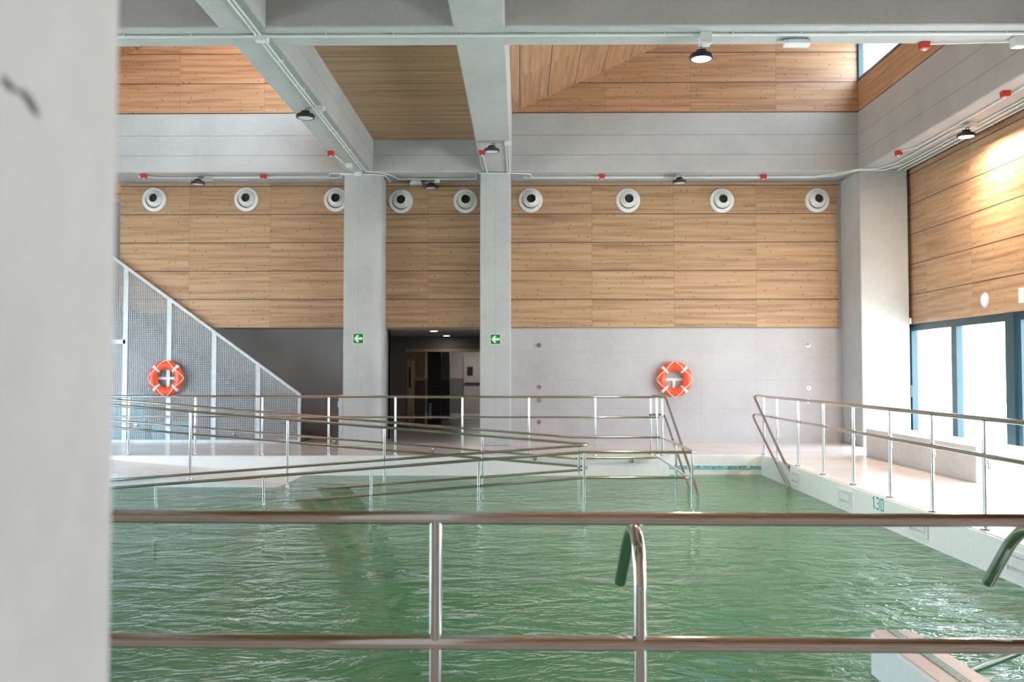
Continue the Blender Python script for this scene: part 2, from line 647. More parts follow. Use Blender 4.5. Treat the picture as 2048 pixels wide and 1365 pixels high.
c.box(6.80, 6.885, YW - 0.02, YW, 5.50, 5.643)
c.build('wood_cladding', 'wood_back', wb)
c = MB()
c.prism([(-8.752, 2.95), (-6.74, 2.476), (-3.05, 2.476), (-3.05, 5.643), (-8.752, 5.643)], 1, YW, YW + 0.04)
c.box(-12.4, -8.76, 20.30, 20.355, 5.39, 7.0)
c.build('wood_cladding', 'wood_left', wb)

wr = MB()
wr.box(XR + 0.05, XR + 0.4, YREAR, 20.0, 2.50, 7.0)
wr.box(XR + 0.02, XR + 0.4, 18.64, 20.0, -0.06, 2.50)
wr.box(XR + 0.02, XR + 0.4, YREAR, 1.3, -0.06, 2.50)
wr = struct(wr.build('wall_right', 'conc_wall'))
MB().box(XR, XR + 0.05, YREAR, 18.64, 2.50, 5.70).build('wood_cladding', 'wood_right', wr)

wl = MB()
wl.box(XLEFT - 0.3, XLEFT, YREAR, 20.6, 2.5, 7.0)
wl.box(XLEFT - 0.3, XLEFT, YREAR, 1.0, -0.06, 2.5)
wl.box(XLEFT - 0.3, XLEFT, 17.0, 20.6, -0.06, 2.5)
wl = struct(wl.build('wall_left', 'conc_wall'))
MB().box(XLEFT, XLEFT + 0.05, YREAR, 18.6, 2.5, 5.7).build('wood_cladding', 'wood_right', wl)
wf = struct(MB().box(XLEFT - 0.3, XR + 0.4, YREAR - 0.3, YREAR, -0.06, 7.0).build('wall_front', 'conc_wall'))
MB().box(XLEFT, XR, YREAR, YREAR + 0.05, 0.9, 5.7).build('wood_cladding', 'wood_back', wf)

# ------------------------------------------------------------------ roof: two saw-tooth bays and one flat bay
SL = 0.452
def saw(x0, x1, y0, y1):
    zt = 6.93 + (x1 - x0) * SL
    return zt
k = MB()
for (y0, y1) in ((11.32, YC), (YREAR, 10.7)):
    for (x0, x1) in ((-0.19, 7.01), (-11.05, -3.65)):
        zt = saw(x0, x1, y0, y1)
        k.prism([(x0 - 0.2, 6.93 - 0.2 * SL), (x1 + 0.25, zt + 0.25 * SL), (x1 + 0.25, zt + 0.25 * SL + 0.3), (x0 - 0.2, 6.93 - 0.2 * SL + 0.3)], 1, y0 - 0.2, y1 + 0.2)
struct(k.build('ceiling', 'wood_slope'))
k = MB()
k.box(-3.2, -0.7, YREAR, YC + 0.2, 6.364, 6.9)
struct(k.build('ceiling', 'wood_flat'))
k = MB()
k.box(-12.5, -11.0, YREAR - 0.3, 20.6, 6.94, 7.15)
k.box(7.22, 8.4, YREAR - 0.3, 20.0, 6.94, 7.15)
k.box(-11.0, 7.22, 19.05, 20.6, 6.94, 7.15)
struct(k.build('ceiling', 'conc'))

g = MB()
for (x0, x1) in ((-0.19, 7.01), (-11.05, -3.65)):
    zt = saw(x0, x1, 0, 0)
    for ya, yb in ((YC, YC + 0.4), (10.71, 11.31), (YREAR - 0.3, YREAR)):
        g.prism([(x0 - 0.2, 6.93), (x1 + 0.22, 6.93), (x1 + 0.22, zt + 0.1), (x0 - 0.2, 6.93 - 0.2 * SL + 0.05)], 1, ya, yb)
struct(g.build('trim_1', 'wood_clere'))
g = MB()
for x1 in (7.01, -3.65):
    g.box(x1, x1 + 0.2, YREAR, YC + 0.2, 6.93, 7.55)
    g.box(x1, x1 + 0.2, YREAR, 11.0, 7.55, 10.4)
g.box(7.01, 7.21, 11.0, YC + 0.2, 8.45, 10.4)
struct(g.build('trim_2', 'wood_clere_side'))

def clere_window(n, x, y0, y1, zt):
    o = MB((x, y0, 7.55))
    z0 = 7.55
    o.box(x - 0.005, x + 0.10, y0, y1, z0, z0 + 0.07)
    o.box(x - 0.005, x + 0.10, y0, y1, zt - 0.02, zt + 0.06)
    m = max(1, round((y1 - y0) / 2.4))
    for i in range(m + 1):
        yy = y0 + (y1 - y0 - 0.06) * i / m
        o.box(x, x + 0.10, yy, yy + 0.06, z0 + 0.07, zt)
    fr = struct(o.build('window_%d' % n, 'frame'))
    MB((x, y0, 7.55)).box(x + 0.045, x + 0.055, y0 + 0.05, y1 - 0.05, z0 + 0.05, zt).build('pane', 'glass', fr)
    return fr
clere_window(1, 7.01, 11.32, YC, 8.45)
clere_window(2, -3.65, 11.32, YC, 10.24)

# ------------------------------------------------------------------ beams and columns
def beam(x0, x1, y0, y1, z0, z1, label, mat='conc_beam', bev=0.025):
    o = MB().box(x0, x1, y0, y1, z0, z1).build('concrete_beam', mat, bevel=bev)
    return tag(o, label, 'beam', 'concrete roof beams')
beam(-3.65, -3.08, YREAR, 18.8, ZB, 6.93, 'long concrete roof beam carrying twin conduits above the sign column by the stair')
beam(-0.82, -0.19, YREAR, 18.8, ZB, 6.93, 'long concrete roof beam meeting the sign column beside the corridor')
beam(7.00, 7.96, YREAR, 18.8, ZB, 6.93, 'concrete roof beam running along the glass wall above four conduits')
beam(-11.7, -11.05, YREAR, 18.8, ZB, 6.93, 'concrete roof beam on the far side of the stair bay')
beam(XLEFT, XR, 10.70, 11.32, ZB - 0.003, 6.93, 'wide cross beam of concrete spanning the hall over the water')
beam(XLEFT, XR, YC, YW + 0.1, ZB + 0.003, 6.93, 'concrete edge beam along the back wall above the round air nozzles')

def column(x0, x1, y0, y1, z1, label, mat='conc_column', bev=0.02):
    o = MB((0, 0, 0)).box(x0, x1, y0, y1, 0, z1).build('concrete_column', mat, bevel=bev)
    return tag(o, label, 'column', 'concrete columns')
def col_chamfer():
    o = MB().prism([(-3.684, YC), (-3.10, YC), (-3.02, YC + 0.03), (-2.94, YC + 0.11), (-2.91, YC + 0.2), (-2.95, 19.8), (-3.684, 19.8)], 2, 0, ZB)
    o = o.build('concrete_column', 'conc_column', bevel=0.012)
    tag(o, 'concrete column with green sign standing at the foot of the stair', 'column', 'concrete columns')
col_chamfer()
column(-0.849, -0.216, YC, YW + 0.06, ZB, 'narrow concrete column with green sign, on the lifebuoy side of the corridor')
column(6.95, 7.93, 18.42, YW + 0.06, ZB, 'wide concrete column in the corner by the glass wall')
o = MB().box(-1.05, -0.40, 0.30, 0.885, -0.0, ZB).build('concrete_column', 'conc_near', bevel=0.006)
tag(o, 'very close blurred concrete pillar with a dark smudge', 'column', 'concrete columns')

# ------------------------------------------------------------------ glazed side wall
def side_window(n, y0, y1, thick=0.10):
    o = MB((XR, y0, 0))
    x0, x1 = XR + 0.02, XR + 0.14
    o.box(x0, x1, y0, y1, 0, 0.10)
    o.box(x0, x1, y0, y1, 2.36, 2.50)
    o.box(x0, x1, y0, y0 + thick, 0.10, 2.36)
    o.box(x0, x1, y1 - thick, y1, 0.10, 2.36)
    fr = struct(o.build('window_%d' % n, 'frame'))
    MB((XR, y0, 0)).box(XR + 0.07, XR + 0.08, y0 + 0.05, y1 - 0.05, 0.05, 2.40).build('pane', 'glass', fr)
    return fr
ys = [18.64, 16.75, 14.86, 14.52]
n = 3
side_window(n, 16.75, 18.64); n += 1
fr = side_window(n, 14.88, 16.75); n += 1
MB((XR, 14.88, 0)).box(XR - 0.01, XR + 0.14, 14.66, 14.90, 0, 2.5).build('door_stile', 'frame', fr)
yy = 14.60
while yy > 2.0:
    side_window(n, yy - 1.9, yy); n += 1
    yy -= 1.9
MB((XR, 16.75, 0)).box(XR - 0.02, XR + 0.02, 18.52, 18.60, 1.0, 1.25).build('door_handle', 'black', bpy.data.objects['window_3'])

for i in range(8):  # unseen glazing, added and sized to light the pool faces turned towards it
    y0 = 1.0 + 2.0 * i
    o = MB((XLEFT, y0, 0))
    o.box(XLEFT - 0.14, XLEFT - 0.02, y0, y0 + 2.0, 0, 0.1); o.box(XLEFT - 0.14, XLEFT - 0.02, y0, y0 + 2.0, 2.4, 2.5)
    o.box(XLEFT - 0.14, XLEFT - 0.02, y0, y0 + 0.08, 0.1, 2.4); o.box(XLEFT - 0.14, XLEFT - 0.02, y0 + 1.92, y0 + 2.0, 0.1, 2.4)
    fr = struct(o.build('window_%d' % n, 'frame')); n += 1
    MB((XLEFT, y0, 0)).box(XLEFT - 0.08, XLEFT - 0.07, y0 + 0.05, y0 + 1.95, 0.05, 2.42).build('pane', 'glass', fr)

# outside
struct(MB().box(-60, XLEFT - 0.4, -30, 60, -0.3, -0.08).build('ground_outside', 'terrace'))
e = MB().box(8.4, 60, -30, 60, -0.3, -0.08).build('ground_outside', 'terrace'); struct(e)
e = MB((30, 40, 0))
e.box(26, 34, 30, 70, -0.1, 6.5)
hb = e.build('neighbour_building', 'facade')
tag(hb, 'pale building seen faintly through the glass wall', 'building')
for i in range(6):
    MB((30, 40, 0)).box(25.95, 26.05, 33 + i * 5, 36 + i * 5, 1.2, 2.6).build('window_pane', 'grey', hb)

# ------------------------------------------------------------------ corridor behind the columns
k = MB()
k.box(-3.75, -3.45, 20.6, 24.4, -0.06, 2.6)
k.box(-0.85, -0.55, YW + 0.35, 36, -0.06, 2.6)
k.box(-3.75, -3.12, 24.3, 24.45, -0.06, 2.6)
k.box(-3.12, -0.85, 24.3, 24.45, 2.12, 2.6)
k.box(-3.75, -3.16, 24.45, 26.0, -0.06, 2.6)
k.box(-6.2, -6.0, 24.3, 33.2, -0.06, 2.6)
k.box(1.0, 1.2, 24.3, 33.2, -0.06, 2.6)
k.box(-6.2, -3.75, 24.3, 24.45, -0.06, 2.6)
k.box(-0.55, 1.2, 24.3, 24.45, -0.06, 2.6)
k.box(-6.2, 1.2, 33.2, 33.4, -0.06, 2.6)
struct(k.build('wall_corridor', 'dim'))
struct(MB().box(-3.6, -0.5, YW + 0.04, 24.3, 2.48, 2.6).build('ceiling_corridor', 'panel'))
struct(MB().box(-6, 1, 24.45, 36, 2.32, 2.6).build('ceiling_corridor', 'palewall'))
k = MB(); k.mi = 0
k.box(-6, 1, 33.0, 33.2, 1.28, 2.4)
k.box(-2.62, -2.30, 29.0, 29.4, 1.25, 2.4)
k.mi = 1
k.box(-6, 1, 33.0, 33.2, -0.06, 1.28)
k.box(-2.62, -2.30, 29.0, 29.4, -0.06, 1.25)
struct(k.build('wall_corridor_end', ['palewall', 'grey']))
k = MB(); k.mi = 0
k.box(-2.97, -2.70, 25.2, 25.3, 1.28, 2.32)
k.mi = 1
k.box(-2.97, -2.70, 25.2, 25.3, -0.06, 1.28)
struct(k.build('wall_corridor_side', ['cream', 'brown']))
# lintel trim
struct(MB().box(-3.12, -0.85, 24.26, 24.32, 2.06, 2.14).build('trim_3', 'beige'))
# corridor doors
d = thing('corridor_door', (-3.10, 24.6, 0), 'open beige corridor door with narrow glazed slot', 'door')
o = MB((-3.10, 24.6, 0)); o.box(-3.10, -2.92, 24.58, 24.63, 0, 2.06); o.build('leaf', 'beige', d)
o = MB((-3.10, 24.6, 0)); o.box(-3.055, -3.01, 24.565, 24.58, 1.1, 1.65); o.build('glazed_slot', 'dark', d)
d = thing('corridor_door', (-2.5, 26.0, 0), 'dark double door with bright push bar deep in the corridor', 'door')
o = MB((-2.5, 26.0, 0)); o.box(-2.70, -2.30, 26.0, 26.06, 0, 2.3); o.build('leaf', 'darkdoor', d)
o = MB((-2.5, 26.0, 0)); o.tube([(-2.64, 25.95, 1.08), (-2.44, 25.95, 1.11)], 0.012, 8); o.build('push_bar', 'chrome', d)
o = MB((-2.5, 26.0, 0)); o.box(-2.66, -2.58, 25.985, 26.0, 0.15, 0.62); o.build('kick_plate', 'galv', d)
d = thing('corridor_door', (-1.7, 32.9, 0), 'grey door with square window at the end of the corridor', 'door')
o = MB((-1.7, 32.9, 0)); o.box(-2.10, -1.0, 32.92, 32.99, 0, 2.08); o.build('leaf', 'palewall', d)
o = MB((-1.7, 32.9, 0)); o.box(-1.96, -1.76, 32.90, 32.925, 1.38, 1.70); o.build('glazed_window', 'dark', d)
o = MB((-1.7, 32.9, 0)); o.box(-2.05, -1.05, 32.84, 32.92, 1.06, 1.12); o.build('push_bar', 'black', d)
d = thing('corridor_door', (-3.44, 22.9, 0), 'beige framed door on the corridor side wall just behind the column', 'door')
o = MB((-3.44, 22.9, 0)); o.box(-3.45, -3.42, 22.3, 23.2, 0, 2.08); o.build('leaf', 'beige', d)
o = MB((-3.44, 22.9, 0)); o.box(-3.45, -3.40, 22.22, 22.30, 0, 2.16); o.box(-3.45, -3.40, 23.2, 23.28, 0, 2.16); o.box(-3.45, -3.40, 22.3, 23.2, 2.08, 2.16); o.build('door_frame', 'brown', d)
for (x, y, lab) in ((-2.03, 20.95, 'round lit downlight in the corridor ceiling nearest the hall'), (-1.97, 23.7, 'round lit downlight further back in the corridor ceiling')):
    t = thing('downlight', (x, y, 2.48), lab, 'downlight', 'corridor downlights')
    MB().lathe([(0.0, -0.012), (0.085, -0.012)], seg=24).build('lens', 'lit_white', t)
    MB().lathe([(0.085, -0.004), (0.088, -0.016), (0.10, -0.012), (0.10, -0.001)], seg=24).build('trim_ring', 'white', t)
t = thing('strip_light', (-1.6, 31.5, 2.3), 'bright strip light on the ceiling at the corridor end', 'light')
MB((-1.6, 31.5, 2.3)).box(-1.95, -0.95, 31.4, 31.5, 2.27, 2.32).build('diffuser', 'lit_white', t)
MB((-1.6, 31.5, 2.3)).box(-1.97, -0.93, 31.38, 31.52, 2.312, 2.33).build('housing', 'white', t)

# ------------------------------------------------------------------ stair and mesh enclosure
st = MB((-4.74, 19.6, 0))
prof = []
x, z = -4.74, 0.0
pts = [(x, 0.0)]
for i in range(24):
    z += 0.17
    pts.append((x, z)); x -= 0.252
    pts.append((x, z))
xe = x
pts.append((xe, 0.296 + 0.671 * (-6.006 - xe)))
pts.append((-5.57, 0.0))
st.prism(pts, 1, 19.62, 20.33)
stair = st.build('concrete_stairs', 'conc_shade_stair')
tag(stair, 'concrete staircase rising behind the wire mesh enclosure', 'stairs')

fx = [-9.6, -8.558, -7.608, -6.628, -5.673, -4.744]
def dz(x):
    return 1.027 + (-4.744 - x) * 0.727
YF = 19.40
en = thing('mesh_screen', (-6.6, YF, 0), 'galvanised wire mesh screen with sloping top enclosing the stair', 'screen')
OFF = (-6.6, YF, 0)
for i, xx in enumerate(fx[1:]):
    hw = 0.03 if i == 4 else 0.05
    xx2 = xx - (0.03 if i == 4 else 0)
    MB(OFF).prism([(xx2 - hw, 0), (xx2 + hw, 0), (xx2 + hw, dz(xx2 + hw)), (xx2 - hw, dz(xx2 - hw))], 1, YF - 0.03, YF + 0.03).build('post', 'galv', en)
MB(OFF).prism([(-9.6, dz(-9.6) - 0.05), (-4.744, dz(-4.744) - 0.05), (-4.744, dz(-4.744) + 0.02), (-9.6, dz(-9.6) + 0.02)], 1, YF - 0.035, YF + 0.035).build('top_rail', 'galv', en)
MB(OFF).box(-9.6, -4.744, YF - 0.025, YF + 0.025, 0.0, 0.06).build('bottom_rail', 'galv', en)
MB(OFF).box(-9.6, -8.558, YF - 0.03, YF + 0.03, 2.13, 2.22).build('gate_header', 'galv', en)
SP, TH = 0.0385, 0.0040
for a, bb in zip(fx, fx[1:]):
    q = MB(OFF)
    nx = int((bb - a) / SP)
    for i in range(1, nx):
        xx = a + (bb - a) * i / nx
        q.box(xx - TH, xx + TH, YF - 0.006, YF + 0.006, 0.05, dz(xx) - 0.02)
    zz = 0.08
    while zz < dz(a):
        xe = min(bb, -4.744 - (zz - 1.027) / 0.727)
        if xe > a + 0.02:
            q.box(a, xe, YF - 0.005, YF + 0.005, zz - TH, zz + TH)
        zz += SP
    q.build('wire_mesh', 'galv', en)
gp = thing('gate_post', (-3.775, 18.9, 0), 'short galvanised gate post with latch fixed beside the sign column', 'post')
MB((-3.775, 18.9, 0)).box(-3.82, -3.74, 18.86, 18.94, 0, 1.04).build('post', 'galv', gp)
MB((-3.775, 18.9, 0)).box(-3.85, -3.82, 18.88, 18.92, 0.78, 0.90).build('latch', 'galv', gp)
MB((-3.775, 18.9, 0)).box(-3.74, -3.69, 18.88, 18.92, 0.2, 0.28).build('hinge', 'dark', gp)
MB((-3.775, 18.9, 0)).box(-3.74, -3.69, 18.88, 18.92, 0.76, 0.84).build('hinge', 'dark', gp)

def crate(x, y, z, sx, sy, sz, label):
    t = thing('plastic_crate', (x, y, z), label, 'crate', 'teal plastic crates')
    m = MB()
    h = 0.012
    m.box(-sx / 2, sx / 2, -sy / 2, sy / 2, 0, h)
    m.box(-sx / 2, sx / 2, -sy / 2, -sy / 2 + h, h, sz); m.box(-sx / 2, sx / 2, sy / 2 - h, sy / 2, h, sz)
    m.box(-sx / 2, -sx / 2 + h, -sy / 2 + h, sy / 2 - h, h, sz); m.box(sx / 2 - h, sx / 2, -sy / 2 + h, sy / 2 - h, h, sz)
    m.build('body', 'teal_plastic', t)
    m = MB()
    m.box(-sx / 2 - 0.015, sx / 2 + 0.015, -sy / 2 - 0.015, -sy / 2, sz - 0.05, sz); m.build('rim', 'teal_plastic', t); m = MB(); m.box(-sx / 2 - 0.015, sx / 2 + 0.015, sy / 2, sy / 2 + 0.015, sz - 0.05, sz)
    m.build('rim', 'teal_plastic', t)
crate(-8.62, 19.85, 0, 0.85, 0.5, 0.55, 'teal plastic crate on the floor under the stair, bottom of its stack')
crate(-8.66, 19.85, 0.55, 0.80, 0.5, 0.5, 'teal plastic crate under the stair, on top of another crate')
crate(-7.65, 19.85, 0, 0.8, 0.5, 0.42, 'low teal plastic crate beside the crate stack under the stair')

# ------------------------------------------------------------------ handrails
R = 0.0225
def flange(m, x, y, z=0.0):
    m.lathe([(0.0, 0.012), (0.05, 0.012), (0.055, 0.0)], (x, y, z), 2, 16)
def post(parent, off, x, y, z0, z1, r=0.021, fl=True):
    m = MB(off); m.tube([(x, y, z0), (x, y, z1)], r)
    pp = m.build('post', 'chrome', parent)
    if fl:
        m = MB(off); flange(m, x, y, z0); m.build('base_flange', 'chrome', pp)
    return pp

# far deck railing
off = (-2.5, 16.52, 0)
h = thing('deck_railing', off, 'straight steel railing along the far pool deck in front of the columns', 'railing')
MB(off).tube([(-9.0, 16.52, 1.075), (2.60, 16.52, 1.06)], R, 16).build('top_rail', 'chrome', h)
MB(off).tube([(-9.0, 16.52, 0.70), (2.52, 16.52, 0.69)], 0.019, 16).build('mid_rail', 'chrome', h)
for x in (-8.44, -7.212, -5.982, -4.749, -3.527, -2.302, -1.074, 0.147, 1.361, 2.483):
    post(h, off, x, 16.52, 0, 1.05, 0.02)

# outer ramp handrail (wall side, landing end, water side)
off = (0.9, 13.3, -1.0)
h = thing('ramp_handrail', off, 'outer steel handrail looping around the ramp landing and down into the water', 'handrail')
MB(off).tube([(-8.6, 16.28, 1.115), (0.93, 16.28, 0.343), (2.55, 16.28, 0.343), (2.55, 13.3, 0.343), (0.93, 13.3, 0.345), (-8.6, 13.3, -0.39)], R, 16, 0.06).build('top_rail', 'chrome', h)
MB(off).tube([(-8.6, 16.28, 0.735), (0.97, 16.28, -0.035), (2.48, 16.28, -0.02), (2.46, 13.3, -0.03), (0.90, 13.3, -0.035), (-4.8, 13.3, -0.50)], R * 0.9, 16, 0.06).build('mid_rail', 'chrome', h)
for x in (-6.98, -5.388, -3.793, -2.208, -0.626, 0.927, 2.512):
    zt = 0.33 if x > 0.9 else 0.345 + (x - 0.93) * 0.0771 - 0.015
    zb = zs(1.0) if x > 0.9 else zs(1.0) - (1.5 + zs(1.0)) / 9.6 * (1.0 - x)
    post(h, off, x, 13.3, zb, zt, 0.022)
post(h, off, 2.55, 14.9, zs(1.0), 0.33, 0.022)
for x, z in ((2.0, -0.09), (0.25, -0.05), (-1.6, 0.10), (-3.4, 0.25), (-5.2, 0.39), (-7.0, 0.54)):
    m = MB(off)
    m.lathe([(0.0, -0.03), (0.035, -0.028), (0.035, 0.0)], (x, 16.375, z), 1, 14)
    m.tube([(x, 16.36, z), (x, 16.28, z), (x, 16.28, z + 0.06)], 0.009, 8, 0.02)
    m.build('wall_bracket', 'chrome', h)

# divider handrail between the two runs
off = (1.0, 14.75, -0.8)
h = thing('ramp_handrail', off, 'doubled steel handrail dividing the two ramp runs with tight return bend', 'handrail')
def ya(x): return 0.34 + (1.0 - x) * 0.0816
def yb(x): return 0.335 - (1.0 - x) * 0.0745
MB(off).tube([(-8.6, 14.84, ya(-8.6)), (1.04, 14.84, 0.34), (1.10, 14.75, 0.338), (1.04, 14.64, 0.335), (-8.6, 14.64, yb(-8.6))], R, 16, 0.07).build('top_rail', 'chrome', h)
MB(off).tube([(-8.6, 14.84, ya(-8.6) - 0.37), (1.02, 14.84, -0.03), (1.08, 14.75, -0.045), (1.02, 14.64, -0.06), (-6.5, 14.64, yb(-6.5) - 0.39)], R * 0.9, 16, 0.07).build('mid_rail', 'chrome', h)
for x in (-7.05, -5.44, -3.835, -2.242, -0.635, 0.948):
    post(h, off, x, 14.80, zs(x), ya(x) - 0.015, 0.022)

# steps rail on the ramp side
off = (2.65, 16.6, 0)
h = thing('steps_handrail', off, 'steel steps rail sloping into the water beside the ramp landing', 'handrail')
MB(off).tube([(2.42, 16.70, 1.075), (2.66, 16.70, 1.075), (2.66, 16.5, 1.0), (2.752, 14.06, -0.38), (2.70, 13.98, -0.40)], 0.024, 16, 0.05).build('top_rail', 'chrome', h)
MB(off).tube([(2.36, 16.66, 0.73), (2.64, 16.66, 0.73), (2.65, 16.45, 0.62), (2.745, 14.7, -0.42)], 0.022, 16, 0.05).build('lower_rail', 'chrome', h)
post(h, off, 2.60, 16.62, 0, 1.06, 0.021)
post(h, off, 2.40, 16.72, 0, 1.06, 0.018)
m = MB(off); m.tube([(2.66, 16.0, 0.36), (2.69, 15.45, 0.39)], 0.006, 8); m.build('tie_bar', 'chrome', h); m = MB(off); m.tube([(2.72, 14.9, -0.28), (2.74, 14.5, -0.15)], 0.006, 8); m.build('tie_bar', 'chrome', h)

# railing along the glass wall side, its ends bent down as the other steps rail
off = (4.5, 12, 0)
h = thing('deck_railing', off, 'long steel railing on the deck edge facing the bench, bent down at the steps', 'railing')
MB(off).tube([(4.5, 3.4, 1.07), (4.5, 16.85, 1.07), (4.37, 16.95, 1.07), (4.355, 16.75, 0.98), (4.36, 15.0, 0.03), (4.375, 14.86, -0.02), (4.40, 14.86, -0.02)], 0.024, 16, 0.07).build('top_rail', 'chrome', h)
MB(off).tube([(4.455, 3.4, 0.72), (4.455, 16.85, 0.72), (4.34, 16.95, 0.72), (4.33, 16.75, 0.62), (4.35, 14.65, -0.42)], 0.022, 16, 0.07).build('mid_rail', 'chrome', h)
for y in (16.756, 15.90, 14.70, 13.48, 12.27, 11.06, 9.93, 8.81, 7.65, 6.5, 5.35, 4.2):
    pp = post(h, off, 4.5, y, 0, 1.05, 0.021)
    m = MB(off); m.tube([(4.5, y - 0.02, 0.60), (4.47, y - 0.14, 0.60), (4.455, y - 0.14, 0.70)], 0.006, 8, 0.02); m.build('rail_bracket', 'chrome', pp)
    m = MB(off); m.tube([(4.455, y - 0.32, 0.72), (4.455, y - 0.16, 0.72)], 0.0245, 14); m.build('sleeve', 'chrome', pp)
m = MB(off); m.lathe([(0, -0.01), (0.045, -0.01), (0.05, 0.0)], (4.398, 14.86, -0.055), 0, 16); m.build('wall_flange', 'chrome', h)
m = MB(off); m.tube([(4.355, 15.6, 0.37), (4.345, 15.25, 0.40)], 0.006, 8); m.build('tie_bar', 'chrome', h)

# close railing across the picture
YN = 3.06
off = (0, YN, 0)
h = thing('deck_railing', off, 'close thick steel railing crossing the whole picture on the near pool edge', 'railing')
MB(off).tube([(-3.4, YN, 1.045), (3.6, YN, 1.023)], 0.0225, 24).build('top_rail', 'chrome', h)
MB(off).tube([(-3.4, YN, 0.63), (3.6, YN, 0.603)], 0.0245, 24).build('mid_rail', 'chrome', h)
for x in (-2.6, -1.45, -0.288, 3.0):
    zt = 1.03
    pp = post(h, off, x, YN, 0, zt, 0.0225)

for x in (0.40, 1.80):
    g = MB(off).tube([(x, YN, 0.0), (x, YN, 0.80), (x, YN + 0.02, 0.915), (x, YN + 0.10, 0.975), (x - 0.004, YN + 0.20, 0.965), (x - 0.008, YN + 0.28, 0.90), (x - 0.02, YN + 0.42, 0.725)], 0.0225, 24, 0.16, nf=6).build('hooked_grab_rail', 'chrome', h)
    m = MB(off); flange(m, x, YN, 0); m.build('base_flange', 'chrome', g)
off = (2.6, 5.0, -0.4)
t = thing('steps_handrail', off, 'steel handrail dipping into the water behind the low tiled wall', 'handrail')
MB(off).tube([(2.62, 3.25, 0.45), (2.62, 4.3, 0.33), (2.615, 5.35, -0.23), (2.61, 5.8, -0.50)], 0.022, 16, 0.1).build('tube', 'chrome', t)
MB(off).tube([(2.62, 3.22, -0.01), (2.62, 3.22, 0.45)], 0.02, 14).build('post', 'chrome', t)

# low tiled wall standing in the water
off = (2.33, 4.5, -1.5)
t = thing('pool_partition', off, 'low white tiled wall with pink top standing in the water', 'low wall')
poly = []
x0, x1, ye = 2.19, 2.49, 5.80
rr = 0.10
for i in range(9):
    a = PI * 0.5 * i / 8
    poly.append((x1 - rr + rr * math.cos(a), ye - rr + rr * math.sin(a)))
for i in range(9):
    a = PI * 0.5 + PI * 0.5 * i / 8
    poly.append((x0 + rr + rr * math.cos(a), ye - rr + rr * math.sin(a)))
poly += [(x0, 3.2), (x1, 3.2)]
MB(off).prism(poly, 2, -1.55, -0.115).build('body', 'pool_white', t, bevel=0.012)
ins = [(2.34 + (px - 2.34) * 0.90, py if py < 4 else 3.2 + (py - 3.2) * 0.992) for px, py in poly]
MB(off).prism(ins, 2, -0.118, -0.105).build('top_tiles', 'pink_tile', t)
MB(off).box(2.315, 2.375, 3.2, 5.775, -0.104, -0.101).build('tile_strip', 'green_mosaic', t)

# skimmer openings on the pool side
for i, (y, lab) in enumerate(((14.53, 'skimmer opening in the pool side nearest the far steps'), (12.32, 'skimmer opening in the pool side, second from the far steps, before the depth mark'),
                              (10.07, 'skimmer opening just past the depth mark, third from the far steps'), (8.03, 'skimmer opening beside the hooked grab rail, largest of the four'))):
    off = (4.4, y, -0.18)
    t = thing('skimmer', off, lab, 'skimmer', 'pool skimmers')
    a, bb, z0, z1 = y - 0.25, y + 0.25, -0.285, -0.075
    m = MB(off)
    g = 0.055
    m.box(4.385, 4.402, a, bb, z0, z0 + g * 0.6); m.box(4.385, 4.402, a, bb, z1 - g * 0.6, z1)
    m.box(4.385, 4.402, a, a + g, z0 + g * 0.6, z1 - g * 0.6); m.box(4.385, 4.402, bb - g, bb, z0 + g * 0.6, z1 - g * 0.6)
    m.build('frame', 'white', t)
    m = MB(off); m.box(4.394, 4.3995, a + g, bb - g, z0 + g * 0.6, z1 - g * 0.6); m.build('opening', 'bench', t)
    m = MB(off); m.box(4.389, 4.396, a + g + 0.04, bb - g, z0 + 0.07, z1 - 0.05); m.build('flap', 'white', t)

# depth mark 1.30 in mosaic
FONT = {'1': ['010', '110', '010', '010', '010', '010', '010'], '.': ['0', '0', '0', '0', '0', '0', '1'],
        '3': ['1110', '0001', '0001', '0110', '0001', '0001', '1110'], '0': ['1111', '1001', '1001', '1001', '1001', '1001', '1111']}
m = MB((4.4, 11.18, -0.1))
cc = 0
for ch in '1.30':
    g = FONT[ch]
    for ry, row in enumerate(g):
        for rx, bit in enumerate(row):
            if bit == '1':
                y1 = 11.36 - (cc + rx) * 0.0245
                z1 = -0.022 - ry * 0.0225
                m.box(4.396, 4.402, y1 - 0.0195, y1, z1 - 0.018, z1)
    cc += len(g[0]) + (0 if ch == '.' else 1) - (1 if ch == '1' else 0) + (1 if ch == '.' else 0)
tag(m.build('depth_marking', 'teal_glass'), 'teal mosaic depth mark reading 1.30 on the pool side', 'depth mark')

# ------------------------------------------------------------------ bench
o = MB((6.55, 14.4, 0)).box(6.25, 6.92, 12.48, 16.41, 0, 0.495).build('bench', 'bench', bevel=0.008)
tag(o, 'long solid concrete bench block in front of the glass wall', 'bench')

